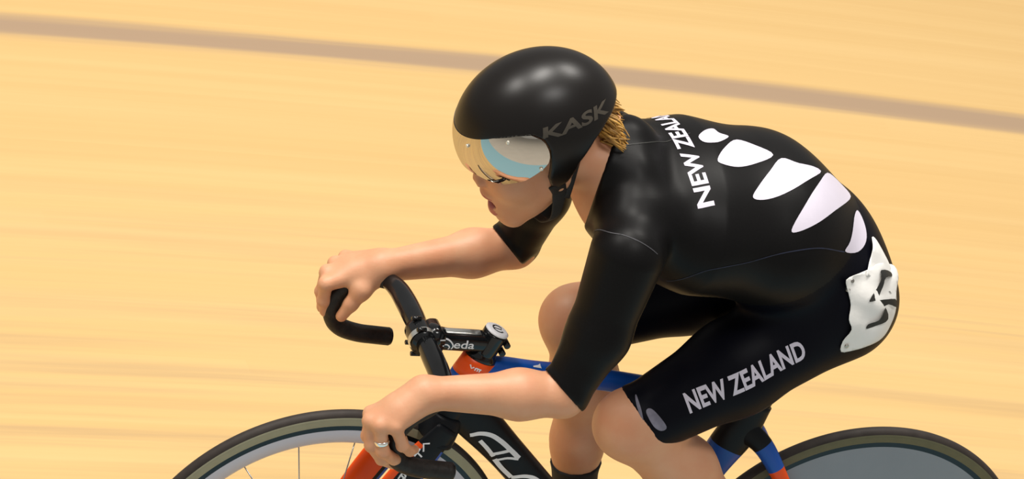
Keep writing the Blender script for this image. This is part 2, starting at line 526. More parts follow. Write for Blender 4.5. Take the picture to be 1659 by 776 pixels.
    for i in range(nx+1):
        for j in range(ny+1):
            V.append((-30+60*i/nx, -32+46*j/ny, 0))
    for i in range(nx):
        for j in range(ny):
            F.append((i*(ny+1)+j, (i+1)*(ny+1)+j, (i+1)*(ny+1)+j+1, i*(ny+1)+j+1))
    o = link('floor', V, F, m)
    o['kind'] = 'structure'
    o['label'] = 'pale wooden velodrome track with a scuffed grey line curving past the rider'
    o['category'] = 'floor'
make_track()

# ================================================================== THE BICYCLE
bike = empty('track_bicycle', (0, 0, 0))
bike['label'] = 'black, blue and orange track bicycle with a solid grey rear wheel under the cyclist'
bike['category'] = 'bicycle'
FH = np.array([-.58, 0, .335]); RH = np.array([.39, 0, .335]); BB = np.array([0, 0, .285])
AX = np.array([.29, 0, .957]); AX /= np.linalg.norm(AX); A0 = np.array([-.53, 0, .323])
ax = lambda t: A0+AX*t

def tyre(c, parent, side):
    R0, r = .3235, .0115
    rows = []
    for a in np.linspace(-150, 150, 31):
        rows.append((R0+r*math.cos(math.radians(a)), r*math.sin(math.radians(a)), 0 if abs(a) < 72 else 1))
    v, f = lathe([(p[0], p[1]) for p in rows], c, 200)
    # olive casing reaching down to the rim
    mb = MB(); mb.add(v, f)
    mi = [0 if abs((-150+150)/1.) < 0 else 0]*len(f)
    m_ = len(rows)-1
    mb.m = [(rows[i][2] or rows[i+1][2]) for k in range(200) for i in range(m_)]
    for sgn in (-1, 1):
        vv, ff = lathe([(.3235, sgn*.0116), (.319, sgn*.0119), (.3130, sgn*.0120), (.311, sgn*.0116)], c, 200)
        mb.add(vv, ff, 1)
    return mb.build('tyre', [M['tyre'], side], parent)

fw = empty('front_wheel', (0, 0, 0), bike)
tyre(FH, fw, M['sidewall'])
mb = MB()
v, f = lathe([(.3125, -.0119), (.304, -.0122), (.3035, -.0122)], FH, 200); mb.add(v, f, 1)
v, f = lathe([(.3125, .0119), (.304, .0122), (.3035, .0122)], FH, 200); mb.add(v, f, 1)
v, f = lathe([(.304, -.0122), (.298, -.0127), (.290, -.0120), (.281, -.0095), (.275, -.0055), (.273, 0), (.275, .0055), (.281, .0095), (.290, .0120), (.298, .0127), (.304, .0122)], FH, 200); mb.add(v, f, 0)
mb.build('rim', [M['rim'], M['black_gloss']], fw)
v, f = lathe([(.006, -.052), (.012, -.05), (.012, -.044), (.02, -.04), (.022, -.034), (.013, -.026), (.011, 0), (.013, .026), (.022, .034), (.02, .04), (.012, .044), (.012, .05), (.006, .052)], FH, 32)
MB().add(v, f).build('hub', M['black_gloss'], fw)
for k in range(18):
    w = 2*math.pi*(k+.35)/18; s = .033 if k % 2 else -.033
    a = FH+np.array([.02*math.cos(w+.5*(1 if k % 4 < 2 else -1)), s, .02*math.sin(w+.5*(1 if k % 4 < 2 else -1))])
    b_ = FH+np.array([.274*math.cos(w), 0, .274*math.sin(w)])
    v, f = loft([a, b_], [(.0005, .0012)]*2, (0, 1, 0), 6, 2)
    MB().add(v, f).build('spoke', M['steel'], fw)

rw = empty('rear_disc_wheel', (0, 0, 0), bike)
tyre(RH, rw, M['sidewall_dark'])
mb = MB()
for s in (-1, 1):
    v, f = lathe([(.3125, s*.0119), (.3035, s*.0122)], RH, 200); mb.add(v, f, 1)
    v, f = lathe([(.3035, s*.0122), (.290, s*.0135), (.25, s*.0165), (.19, s*.0205), (.11, s*.0255), (.05, s*.029), (.03, s*.031), (.03, s*.04), (.012, s*.042), (.006, s*.055), (0.001, s*.055)], RH, 200); mb.add(v, f, 0)
mb.build('disc', [M['disc'], M['black_gloss']], rw)

frame = empty('frame', (0, 0, 0), bike)
# head tube with its orange and blue collar
v, f = loft([ax(.365), ax(.40), ax(.43)], [(.024, .032), (.023, .034), (.022, .033)], (0, 1, 0), 28, 6)
mbh = MB().add(v, f, 0)
v, f = loft([ax(.43), ax(.447)], [(.0235, .034), (.0232, .033)], (0, 1, 0), 28, 3); mbh.add(v, f, 1)
v, f = loft([ax(.447), ax(.482)], [(.0238, .033), (.0232, .030)], (0, 1, 0), 28, 3); mbh.add(v, f, 2)
head = mbh.build('head_tube', [M['black_frame'], M['blue'], M['orange']], frame)
v, f = loft([(-.405, 0, .748), (-.36, 0, .758), (-.29, 0, .757), (-.20, 0, .752), (-.08, 0, .737), (.05, 0, .717), (.112, 0, .705)],
            [(.020, .030), (.021, .0255), (.019, .0195), (.0185, .0175), (.018, .017), (.018, .018), (.018, .020)], (0, 1, 0), 28, 6, power=.85)
top = MB().add(v, f).build('top_tube', M['blue'], frame)
v, f = loft([(-.425, 0, .700), (-.378, 0, .668), (-.289, 0, .588), (-.14, 0, .442), (.008, 0, .295)],
            [(.021, .026), (.022, .036), (.022, .031), (.024, .031), (.026, .034)], (0, 1, 0), 28, 8, power=.8)
down = MB().add(v, f).build('down_tube', M['black_frame'], frame)
v, f = loft([(0, 0, .285), (.034, 0, .44), (.074, 0, .57), (.106, 0, .650), (.130, 0, .715)],
            [(.024, .034), (.020, .028), (.0185, .030), (.0185, .036), (.0185, .024)], (0, 1, 0), 28, 8, power=.8)
mbs = MB().add(v, f)
mbs.m = [0 if (i//28) > 20 else 1 for i in range(len(f))]
mbs.build('seat_tube', [M['black_frame'], M['blue']], frame)
for s in (-1, 1):
    v, f = loft([(.100, s*.006, .668), (.150, s*.022, .640), (.208, s*.036, .565), (.30, s*.046, .44), (.39, s*.055, .335)],
                [(.006, .024), (.0085, .018), (.0075, .013), (.007, .011), (.006, .012)], (0, 1, 0), 16, 8)
    mbq = MB().add(v, f)
    mbq.m = [0 if (i//16) < 8 else (1 if (i//16) < 13 else 2) for i in range(len(f))]
    mbq.build('seat_stay', [M['black_frame'], M['blue'], M['orange']], frame)
    v, f = loft([(.0, s*.022, .285), (.08, s*.040, .292), (.2, s*.05, .31), (.39, s*.055, .335)],
                [(.012, .026), (.009, .022), (.008, .018), (.006, .014)], (0, 1, 0), 16, 8)
    MB().add(v, f).build('chain_stay', M['black_frame'], frame)

# fork
fork = empty('fork', (0, 0, 0), bike)
v, f = loft([ax(.368), ax(.345), ax(.325)], [(.026, .034), (.040, .036), (.052, .034)], (0, 1, 0), 28, 5)
MB().add(v, f).build('fork_crown', M['black_frame'], fork)
blades = []
for s in (-1, 1):
    y = s*.047
    pts = [np.array([-.430, y*.85, .668]), np.array([-.478, y, .588]), np.array([-.530, y*1.02, .475]), np.array([-.58, y*1.1, .335])]
    v, f = loft(pts, [(.006, .020), (.0085, .031), (.0075, .029), (.006, .016)], (0, 1, 0), 40, 12, power=.9)
    mbq = MB().add(v, f); nr = 40
    mi = []
    for i in range(len(f)):
        k = i % nr; r = i//nr
        w = math.cos(2*math.pi*(k+.5)/nr); ss = math.sin(2*math.pi*(k+.5)/nr)
        # b axis: across; front edge orange, rear edge blue
        mi.append(1 if (ss < -.62 and r > 5) else (2 if (ss > .72 and r > 4) else 0))
    if s > 0: mi = [1 if (m_ == 0 and (i//nr) > 7 and math.sin(2*math.pi*(i % nr+.5)/nr) < .5) else m_ for i, m_ in enumerate(mi)]
    mbq.m = mi
    blades.append(mbq.build('fork_blade', [M['black_frame'], M['orange'], M['blue']], fork))

# headset spacers + stem
v, f = loft([ax(.482), ax(.487), ax(.494), ax(.502)], [(.0225, .029), (.0225, .027), (.0200, .021), (.0185, .0185)], (0, 1, 0), 28, 5)
MB().add(v, f).build('headset_spacer', M['black_gloss'], bike)
stem = empty('stem', (0, 0, 0), bike)
CL = np.array([-.499, 0, .820])
mbq = MB()
v, f = loft([ax(.492), ax(.497), ax(.530), ax(.534)], [(.019, .019), (.0205, .0205), (.0210, .0210), (.0200, .0200)], (0, 1, 0), 28, 5); mbq.add(v, f)
v, f = loft([ax(.514), (-.41, 0, .8155), (-.45, 0, .8165), (-.478, 0, .819)], [(.0175, .0165), (.0165, .0165), (.0165, .0165), (.019, .018)], (0, 1, 0), 28, 8, power=.7); mbq.add(v, f)
v, f = loft([CL+[.018, -.021, 0], CL+[.018, .021, 0]], [(.014, .022)]*2, (1, 0, 0), 24, 2, power=.7); mbq.add(v, f)
for z in (-.006, .010):
    v, f = disc_z(ax(.511+z)+np.array([.0225, 0, -.004]), (0, 1, 0), .0055, .034, 14); mbq.add(v, f)
stem_body = mbq.build('stem_body', M['black_gloss'], stem)
mbq = MB()
rows = []
for yy in (-.022, -.019, .019, .022):
    pass
v, f = loft([CL+[-.004, -.0225, 0], CL+[-.004, 0, 0], CL+[-.004, .0225, 0]], [(.0205, .0225)]*3, (1, 0, 0), 28, 3); mbq.add(v, f)
for y in (-.016, .016):
    for z in (-.0235, .0235):
        v, f = disc_z(CL+[-.012, y, z], (1, 0, 0), .004, .016, 12); mbq.add(v, f)
face = mbq.build('stem_faceplate', M['black_gloss'], stem)
v, f = lathe([(.0229, -.006), (.0232, 0), (.0229, .006)], CL+[-.004, -.012, 0], 32)
ring_v = [p for p in v]
MB().add(v, f).build('clamp_band', M['silver'], stem)
v, f = disc_z(ax(.537), AX, .0205, .007, 36, .2)
mbq = MB().add(v, f, 0)
cap_o = mbq.build('stem_cap', M['white'], stem)
v, f = loft([(-.474, 0, .8337), (-.402, 0, .8322)], [(.0075, .0012), (.0075, .0012)], (0, 1, 0), 12, 4, power=.6)
MB().add(v, f).build('top_strip', M['silver'], stem)

# handlebar
HB = [(-.499, 0, .82), (-.499, .03, .82), (-.499, .06, .82), (-.500, .10, .820), (-.503, .138, .819), (-.513, .167, .816), (-.538, .184, .810), (-.566, .190, .793),
      (-.582, .191, .768), (-.586, .190, .744), (-.578, .190, .720), (-.560, .190, .704), (-.530, .190, .695), (-.500, .190, .692), (-.474, .190, .690)]
HR = [.0168, .0170, .0180, .0180, .0165, .0140, .0125, .0125, .0125, .0125, .0125, .0125, .0125, .0125, .0125]
full = [(x, -y, z) for x, y, z in HB[:0:-1]]+HB
fr = HR[:0:-1]+HR
V_, F_ = loft(full, fr, (0, .2, 1), 20, 5)
bar = MB().add(V_, F_).build('handlebar', M['black_gloss'], bike)
for s in (-1, 1):
    pts = [(x, s*y, z) for x, y, z in HB[5:]]
    v, f = loft(pts, [.0145]+[.0155]*(len(pts)-1), (.3, 0, 1) if False else (0, 1, .01), 22, 8, round_end=False)
    mbq = MB().add(v, f)
    g = mbq.build('bar_grip', M['tape'], bar)
    v, f = disc_z(np.array(pts[-1])+[.001, 0, 0], (1, 0, -.06), .0142, .006, 24)
    MB().add(v, f).build('bar_end_plug', M['black_gloss'], g)
# saddle and post
v, f = loft([(.128, 0, .70), (.150, 0, .77), (.170, 0, .838)], [(.0135, .019)]*3, (0, 1, 0), 22, 5, power=.85)
MB().add(v, f).build('seat_post', M['black_frame'], bike)
v, f = loft([(.02, 0, .858), (.05, 0, .861), (.12, 0, .862), (.18, 0, .866), (.235, 0, .872), (.268, 0, .872)],
            [(.014, .010), (.019, .015), (.024, .017), (.045, .018), (.066, .017), (.058, .010)], (0, 1, 0), 28, 6)
sad = MB().add(v, f).build('saddle', M['saddle'], bike)
for s in (-1, 1):
    v, f = loft([(.07, s*.012, .850), (.11, s*.02, .842), (.16, s*.022, .838), (.21, s*.022, .843), (.24, s*.024, .860)], [.0035]*5, (0, 1, 0), 10, 5)
    MB().add(v, f).build('saddle_rail', M['steel'], sad)
# transmission
crank = empty('crankset', (0, 0, 0), bike)
v, f = lathe([(.094, .040), (.098, .042), (.098, .046), (.094, .048), (.072, .047), (.072, .041), (.094, .040)], BB, 96)
mbq = MB().add(v, f)
for k in range(5):
    w = 2*math.pi*k/5+.3
    v, f = loft([BB+[0, .046, 0], BB+[.076*math.cos(w), .044, .076*math.sin(w)]], [(.004, .016), (.003, .009)], (0, 1, 0), 12, 3); mbq.add(v, f)
for k in range(48):
    w = 2*math.pi*k/48
    v, f = disc_z(BB+[.0985*math.cos(w), .044, .0985*math.sin(w)], (0, 1, 0), .0032, .003, 6); mbq.add(v, f)
mbq.build('chainring', M['black_gloss'], crank)
PED = {-1: np.array([.165, -.075, .285]), 1: np.array([-.165, .075, .285])}
for s in (-1, 1):
    p = PED[s]
    v, f = loft([BB+[0, s*.055, 0], (BB+p)/2+[0, s*.025, 0], p+[0, s*.005, 0]], [(.008, .017), (.007, .013), (.0075, .014)], (0, 1, 0), 18, 5)
    MB().add(v, f).build('crank_arm', M['black_gloss'], crank)
    v, f = loft([p+[0, s*.01, 0], p+[0, s*.075, 0]], [.006, .005], (1, 0, 0), 12, 2); q = MB().add(v, f)
    v, f = loft([p+[-.03, s*.045, 0], p+[0, s*.045, .002], p+[.035, s*.045, .004]], [(.022, .007), (.030, .009), (.020, .006)], (0, 1, 0), 18, 5); q.add(v, f)
    q.build('pedal', M['steel'], crank)
v, f = lathe([(.012, -.06), (.02, -.055), (.021, 0), (.02, .05), (.012, .055)], BB, 32); MB().add(v, f).build('bottom_bracket', M['black_gloss'], crank)
mbq = MB(); path = []
for a in np.linspace(math.pi*.5, math.pi*1.5, 24): path.append(BB+[.0985*math.cos(a), .044, .0985*math.sin(a)])
for a in np.linspace(-math.pi*.5, math.pi*.5, 14): path.append(RH+[.031*math.cos(a), .044, .031*math.sin(a)])
path.append(path[0])
v, f = loft(path, [(.0032, .0045)]*len(path), (0, 1, 0), 8, 3, cap=False); mbq.add(v, f)
mbq.build('chain', M['steel'], bike)
v, f = lathe([(.008, .038), (.032, .042), (.032, .046), (.008, .048)], RH, 40); MB().add(v, f).build('sprocket', M['steel'], rw)


def fit(V2, w=None, h=None):
    x = [v[0] for v in V2]; y = [v[1] for v in V2]; cx, cy = (min(x)+max(x))/2, (min(y)+max(y))/2
    sx = w/(max(x)-min(x)) if w else 1; sy = h/(max(y)-min(y)) if h else sx
    return [((a-cx)*sx, (b-cy)*sy) for a, b in V2]
def curve_stroke(pts, w): return stroke2d(catmull(pts, 4), w)
# stem lettering: a D of two open arcs, then e d a
sb = bvh_of(stem_body)
D1 = stroke2d(catmull([(-0.4769, 0.8278), (-0.4664, 0.8282), (-0.4568, 0.8238), (-0.4505, 0.8156), (-0.4519, 0.8083)], 5), .0024)
D2 = stroke2d(catmull([(-0.4701, 0.8172), (-0.4617, 0.8175), (-0.4563, 0.8129), (-0.4572, 0.808)], 5), .0024)
Vt, Ft = text2d('eda', 1, .012); Vt = fit(Vt, .0355, .0150)
c_ = (-0.4313, -0.017, 0.8177); Vt = [(x+c_[0], y+c_[2]) for x, y in Vt]
V2, F2 = merge2d(D1, D2, (Vt, Ft))
v, f = lay(V2, F2, (0, 0, 0), (1, 0, 0), (0, 0, 1), sb, .0006, .004)
MB().add(v, f).build('lettering', M['white'], stem)
# dark loop mark on the white cap
Vr = []; Fr = []
V2, F2 = stroke2d([(.0095*math.cos(a), .0095*math.sin(a)) for a in np.linspace(.5, 5.6, 24)], .0028)
V3, F3 = stroke2d([(-.008, 0), (.004, 0), (.007, .001)], .0024); V2, F2 = merge2d((V2, F2), (V3, F3))
v, f = lay(V2, F2, ax(.545), (.957, 0, -.29), (0, 1, 0), bvh_of(cap_o), .0005, .004, .02)
MB().add(v, f).build('logo_mark', M['ink'], cap_o)
# white logo on the handlebar centre; the near copy is a painted specular glint
hb = bvh_of(bar)
V2, F2 = merge2d(*[stroke2d([(-.012+.008*k, -.004), (-.010+.008*k, .004)], .0028) for k in range(4)])
for y_ in (.034, -.052):
    v, f = lay(V2, F2, (-.499, y_, .82), (0, 1, 0), (.75, 0, .66), hb, .0005, .003, .08)
    MB().add(v, f).build('lettering', M['white'], bar)
# marks on the orange collar
hb = bvh_of(head)
V2, F2 = merge2d(stroke2d([(-.011, .003), (-.007, -.002), (-.004, .002)], .002), *[stroke2d([(-.001+.004*k, -.003), (-.001+.004*k, .002)], .002) for k in range(3)], stroke2d([(-.001, .002), (.009, .002)], .002))
oc = ax(.468)
v, f = lay(V2, F2, (oc[0]-.008, -.02, oc[2]+.004), (.957, 0, -.29), (.29, 0, .957), hb, .0006, .003, .06)
MB().add(v, f).build('lettering', M['white'], head)
# white flashes on the top tube and headset
tb = bvh_of(top)
for pl in [[(-0.2973, 0.7789), (-0.2798, 0.7784), (-0.2828, 0.7733), (-0.2985, 0.7751)], [(-0.3564, 0.7899), (-0.3483, 0.7878), (-0.3506, 0.784)]]:
    v, f = lay(*poly2d(pl), (0, 0, 0), (1, 0, 0), (0, 0, 1), tb, .0006, .004, .1)
    if f: MB().add(v, f).build('flash', M['white'], top)
# big outlined letters on the down tube, top pair in view
db = bvh_of(down)
G = [curve_stroke([(-0.379, 0.6423), (-0.363, 0.6479), (-0.3426, 0.6448), (-0.3208, 0.6318), (-0.3001, 0.615), (-0.2818, 0.5992)], .0080),
     curve_stroke([(-0.3593, 0.633), (-0.3423, 0.6173), (-0.3274, 0.6015)], .0070), curve_stroke([(-0.3348, 0.605), (-0.3165, 0.6106), (-0.3023, 0.6149)], .0060),
     curve_stroke([(-0.3236, 0.5953), (-0.3058, 0.577), (-0.285, 0.5599)], .0080), curve_stroke([(-0.285, 0.5599), (-0.2652, 0.5643), (-0.2467, 0.5611), (-0.2281, 0.5489)], .0070),
     curve_stroke([(-0.3211, 0.5941), (-0.3028, 0.5998), (-0.2826, 0.5979)], .0045)]
for tri in [[(-0.2365, 0.5129), (-0.211, 0.4828), (-0.1986, 0.5294)], [(-0.1777, 0.4579), (-0.1518, 0.4274), (-0.1394, 0.4744)], [(-0.1181, 0.4022), (-0.0917, 0.3713), (-0.0795, 0.4187)]]: G.append(stroke2d(tri, .007))
V2, F2 = merge2d(*G)
v, f = lay(V2, F2, (0, 0, 0), (1, 0, 0), (0, 0, 1), db, .0008, .006, .15)
MB().add(v, f).build('lettering', M['white'], down)
# fork letters
fb = bvh_of(blades[0])
G = [curve_stroke([(-0.4804, 0.62), (-0.4766, 0.6263), (-0.473, 0.6339)], .0028), curve_stroke([(-0.4767, 0.6269), (-0.4714, 0.6228), (-0.4673, 0.6192)], .0028),
     stroke2d([(-0.4665, 0.6291), (-0.4687, 0.6427), (-0.4584, 0.6443)], .0028)]
G2 = [curve_stroke([(-0.4988, 0.5758), (-0.4947, 0.5859), (-0.4905, 0.586), (-0.4872, 0.5811), (-0.4913, 0.576)], .0030), stroke2d([(-0.4952, 0.5834), (-0.4816, 0.5713)], .003),
     stroke2d([(-0.4915, 0.5947), (-0.4842, 0.5912)], .0016)]
for g_ in (G, G2):
    v, f = lay(*merge2d(*g_), (0, 0, 0), (1, 0, 0), (0, 0, 1), fb, .0006, .005, .15)
    MB().add(v, f).build('lettering', M['white'], blades[0])


# ================================================================== THE CYCLIST
rider = empty('cyclist', (0, 0, 0))
rider['label'] = 'person in black skinsuit and helmet crouched low over the bicycle, holding its drop handlebar'
rider['category'] = 'person'
# head frame: forward, right, up
E1 = np.array([-.88010069, -.03024401, -.47382282]); E2 = np.array([-.02662996, .99954255, -.01433686]); E3 = np.array([-.47403968, 0, .88050348])
HC = np.array([-.39636931, .00356879, 1.2053262]); RH3 = np.stack([E1, E2, E3])
hl = lambda f_, r_, u_: HC+E1*f_+E2*r_+E3*u_
def he(f_, r_, u_, rad, k=.01, sub=False): return ell(hl(f_, r_, u_), rad, k, RH3, sub)

J = dict(
    hipL=(.165, -.086, .962), hipR=(.165, .088, .965),
    kneeL=(-.145, -.110, .735), kneeR=(-.184, .113, .788),
    ankL=(.205, -.105, .415), ankR=(-.085, .110, .385),
    shL=(-0.2741, -0.172, 1.1028), shR=(-.285, .170, 1.125),
    elL=(-0.3336, -0.215, 0.8627), elR=(-0.275, 0.235, 0.8495),
    wrL=(-0.5527, -0.19, 0.84), wrR=(-0.5191, 0.19, 0.8274))
J = {k: np.array(v, float) for k, v in J.items()}
Y3 = (0, 1, 0)
torso = [
    ell((.160, 0, .978), (.110, .145, .102), .05),
    ell((.186, -.066, .966), (.082, .070, .072), .04), ell((.186, .066, .966), (.082, .070, .072), .04),
    cap((.120, 0, 1.030), (.02, 0, 1.082), .110, .116, .05, (Y3, 1.32)),
    cap((.02, 0, 1.080), (-.12, 0, 1.098), .116, .114, .05, (Y3, 1.36)),
    cap((-.12, 0, 1.096), (-.212, 0, 1.105), .110, .078, .05, (Y3, 1.5)),
    cap((-.245, -.10, 1.128), (-.245, .10, 1.128), .062, .062, .05),
]
neck = [cap((-.250, 0, 1.192), hl(-.045, 0, -.05), .054, .054, .04, (Y3, .95)),
        cap((-.25, -.06, 1.19), (-.33, -.03, 1.19), .03, .03, .03), cap((-.25, .06, 1.19), (-.33, .03, 1.19), .03, .03, .03)]
BOW = dict(L=(.012, 0, -.003), R=(.008, 0, 0))
def arm(s):
    sh, e, w = J['sh'+s], J['el'+s], J['wr'+s]
    m = e+(w-e)*.32; u = sh+(e-sh)*.55+np.array(BOW[s])
    return [cap(sh, u, .056, .0445, .03), cap(u, e, .0455, .0335, .02),
            cap(e, m, .0345, .039, .015), cap(m, w, .039, .0265, .02, ((0, 1, .3), .92))]
def leg(s):
    h, k, a = J['hip'+s], J['knee'+s], J['ank'+s]
    sh = a-k; shn = sh/np.linalg.norm(sh); th = k-h
    back = np.cross(shn, (0, 1, 0)); back = back if back[0] > 0 else -back      # calf side
    return [cap(h, h+th*.5, .077, .072, .04), cap(h+th*.5, k, .073, .053, .03),
            ell(k+np.array([-.012, 0, .004]), (.052, .048, .055), .02),
            cap(k, k+sh*.3+back*.012, .050, .054, .03), cap(k+sh*.3+back*.014, k+sh*.62+back*.006, .054, .040, .03),
            cap(k+sh*.6, a, .040, .031, .03)]
def foot(s):
    a = J['ank'+s]; p = PED[-1 if s == 'L' else 1].copy(); p[1] = a[1]; p[2] += .016
    toe = p+(p-a)/np.linalg.norm(p-a)*.045+np.array([-.035, 0, 0])
    heel = a+np.array([.03, 0, -.03])
    return [cap(a, heel, .031, .026, .02), cap(a, p, .032, .028, .02, (Y3, 1.15)), cap(p, toe, .028, .019, .02, (Y3, 1.4)), cap(heel, p, .025, .026, .02, (Y3, 1.1))]
head_g = [
    he(-.005, 0, .02, (.100, .078, .106), .02), he(.040, 0, -.04, (.064, .060, .085), .03),
    cap(hl(.0, -.055, -.05), hl(.074, -.016, -.116), .020, .016, .025), cap(hl(.0, .055, -.05), hl(.074, .016, -.116), .020, .016, .025),
    he(.080, 0, -.118, (.017, .024, .015), .02),
    he(.064, -.034, -.040, (.032, .028, .032), .02), he(.064, .034, -.040, (.032, .028, .032), .02),
    he(.080, 0, -.080, (.028, .034, .034), .02),
    he(.092, 0, .036, (.012, .05, .014), .02),
    cap(hl(.092, 0, .010), hl(.110, 0, -.030), .009, .0095, .012), he(.107, -.010, -.036, (.011, .0075, .008), .006), he(.107, .010, -.036, (.011, .0075, .008), .006),
    he(.102, 0, -.0625, (.0125, .0235, .008), .005), he(.097, 0, -.099, (.0125, .021, .0092), .005),
    he(.105, 0, -.080, (.031, .0225, .0112), .004, True),
    he(.108, -.006, -.0435, (.004, .003, .004), .002, True), he(.108, .006, -.0435, (.004, .003, .004), .002, True),
    he(.098, -.032, .012, (.016, .018, .012), .008, True), he(.098, .032, .012, (.016, .018, .012), .008, True),
    he(-.012, -.078, -.012, (.018, .010, .030), .006), he(-.012, .078, -.012, (.018, .010, .030), .006),
]
# hands: every finger a chain of its own, kept apart; metacarpals fan out from the wrist
FR = [.0098, .0102, .0098, .0088]
def hand(w, mcps, chains, thumb, elbow):
    w = np.array(w, float); palm = []; g = []
    for i, mc in enumerate(mcps):
        mc = np.array(mc, float)
        palm.append(cap(w*.92+mc*.08, mc, .019, .0125, .016))
    palm.append(cap(w, (w+np.mean(mcps, 0))/2, .026, .022, .02, ((0, 0, 1), .85)))
    t = [np.array(x, float) for x in thumb]
    palm.append(cap(w*.75+t[0]*.25, t[0], .019, .0155, .016))
    palm.append(cap(t[0], t[1], .0145, .0118, .012)); palm.append(cap(t[1], t[2], .0115, .0098, .008))
    fingers = []
    for i, ch in enumerate(chains):
        pts = [np.array(mcps[i], float)]+[np.array(x, float) for x in ch]
        r = FR[i]; rs = [r*1.16, r*1.04, r*.95, r*.82]
        one = [cap(pts[j], pts[j+1], rs[j], rs[j+1], .004) for j in range(len(pts)-1)]
        one.append(ell(pts[0], (r*1.2,)*3, .004)); one.append(ell(pts[1], (r*1.12,)*3, .004))
        fingers.append(one)
    return palm, fingers
#HANDS
LH_M = [(-0.6284, -0.176, 0.7879), (-0.6357, -0.198, 0.789), (-0.6251, -0.216, 0.7928), (-0.6035, -0.226, 0.7984)]
LH_C = [[(-0.6288, -0.188, 0.7534), (-0.6021, -0.182, 0.7175), (-0.5712, -0.166, 0.6935)],
        [(-0.6273, -0.208, 0.7499), (-0.5999, -0.198, 0.7159), (-0.5674, -0.172, 0.6883)],
        [(-0.6122, -0.222, 0.7486), (-0.5829, -0.206, 0.7223), (-0.5546, -0.176, 0.7001)],
        [(-0.5838, -0.226, 0.7632), (-0.5598, -0.206, 0.7387), (-0.5424, -0.184, 0.727)]]
LH_T = [(-0.5732, -0.16, 0.7881), (-0.5738, -0.156, 0.7515), (-0.5549, -0.158, 0.7222)]
RH_M = [(-0.6095, 0.184, 0.7926), (-0.6027, 0.208, 0.8001), (-0.5828, 0.232, 0.8022), (-0.56, 0.25, 0.8036)]
RH_C = [[(-0.6046, 0.188, 0.7571), (-0.5953, 0.192, 0.7351), (-0.5858, 0.196, 0.7217)],
        [(-0.6012, 0.214, 0.7581), (-0.5905, 0.218, 0.725), (-0.58, 0.214, 0.7171)],
        [(-0.58, 0.236, 0.7566), (-0.5703, 0.234, 0.7263), (-0.5607, 0.226, 0.7222)],
        [(-0.5566, 0.25, 0.7656), (-0.551, 0.246, 0.7414), (-0.5454, 0.236, 0.7385)]]
RH_T = [(-0.5527, 0.166, 0.7953), (-0.5646, 0.166, 0.7678), (-0.5751, 0.168, 0.7413)]
lp, lf = hand(J['wrL'], LH_M, LH_C, LH_T, J['elL'])
rp, rf = hand(J['wrR'], RH_M, RH_C, RH_T, J['elR'])

core = [(.03, torso), (.03, arm('L')), (.03, arm('R')), (.04, leg('L')), (.04, leg('R'))]
groups = core[:1]+[(.035, neck), (.012, head_g)]+core[1:]
groups += [(.015, foot('L')), (.015, foot('R')), (.012, lp), (.012, rp)]
groups += [(.004, x) for x in lf+rf]
BF = Field(groups)
P, Q = skin_mesh(BF, BF.lo, BF.hi, .003)
cent = P[Q].mean(1)
loc = (cent-HC)@RH3.T
fm = np.zeros(len(Q), int)
inl = lambda c_, r_: (((loc-np.array(c_))/np.array(r_))**2).sum(1) < 1
fm[inl((.110, 0, -.0655), (.016, .024, .0072)) | inl((.105, 0, -.097), (.016, .021, .0085))] = 1
fm[inl((.092, 0, -.080), (.0205, .0225, .0104))] = 2
body = big_mesh('body', P, Q, [M['skin'], M['lip'], M['mouth']], rider, fm)
for s in (-1, 1):
    V_ = []; F_ = []
    c_ = hl(.0835, s*.032, .010); r_ = .012; n1, n2 = 16, 10
    for i in range(n2+1):
        for k in range(n1):
            a, b_ = math.pi*i/n2, 2*math.pi*k/n1
            V_.append(c_+r_*(E1*math.cos(a)+E2*math.sin(a)*math.cos(b_)+E3*math.sin(a)*math.sin(b_)))
    for i in range(n2):
        for k in range(n1): F_.append((i*n1+k, i*n1+(k+1) % n1, (i+1)*n1+(k+1) % n1, (i+1)*n1+k))
    mbq = MB().add(V_, F_); mbq.m = [1 if i//n1 < 3 else 0 for i in range(len(F_))]
    mbq.build('eye', [M['eye'], M['ink']], rider)

# ---- skinsuit: follows the body 4 mm out, ends at collar, sleeve and leg cuffs
CF = Field(core[:3]+[(.04, leg('L')[:3]), (.04, leg('R')[:3]), (.035, neck)])
def cutter(point, normal, a, b, r):
    return np.array(point, float), np.array(normal, float)/np.linalg.norm(normal), cap(a, b, r, r, 0)
def unit(v): return v/np.linalg.norm(v)
cuts = []
#CUFFS
cuts.append(cutter((-0.3761, -0.215, 0.9087), (-0.673, -0.1465, -0.725), J['elL'], J['wrL'], .10))
cuts.append(cutter((-0.3238, 0.235, 0.8852), (-0.7057, -0.1148, -0.6991), J['elR'], J['wrR'], .10))
tl = unit(J['kneeL']-J['hipL'])
cuts.append(cutter(J['kneeL']-tl*.018, tl+np.array([0, 0, -.12]), J['kneeL'], J['ankL'], .13))
tr = unit(J['kneeR']-J['hipR'])
cuts.append(cutter(J['kneeR']-tr*.045, tr, J['kneeR'], J['ankR'], .13))
cuts.append(cutter((-0.2953, -0.05, 1.2125), (-0.8965, 0.4415, 0.0369), (-0.3213, -0.03, 1.1518), hl(0, 0, 0), .13))
def SF(Pq):
    d = CF(Pq)-.0042
    for p0, n0, cp in cuts:
        ex = np.maximum(-((Pq-p0)@n0), prim_d(cp, Pq))
        d = -smin(-d, ex, .003)
    return d
P, Q = skin_mesh(SF, CF.lo-.01, CF.hi+.01, .0032)
ex_ = np.min([np.abs(np.maximum(-((P-p0)@n0), prim_d(cp, P))) for p0, n0, cp in cuts], 0)
P = relax(P, Q, ex_ < .008, 8)
cent = P[Q].mean(1)
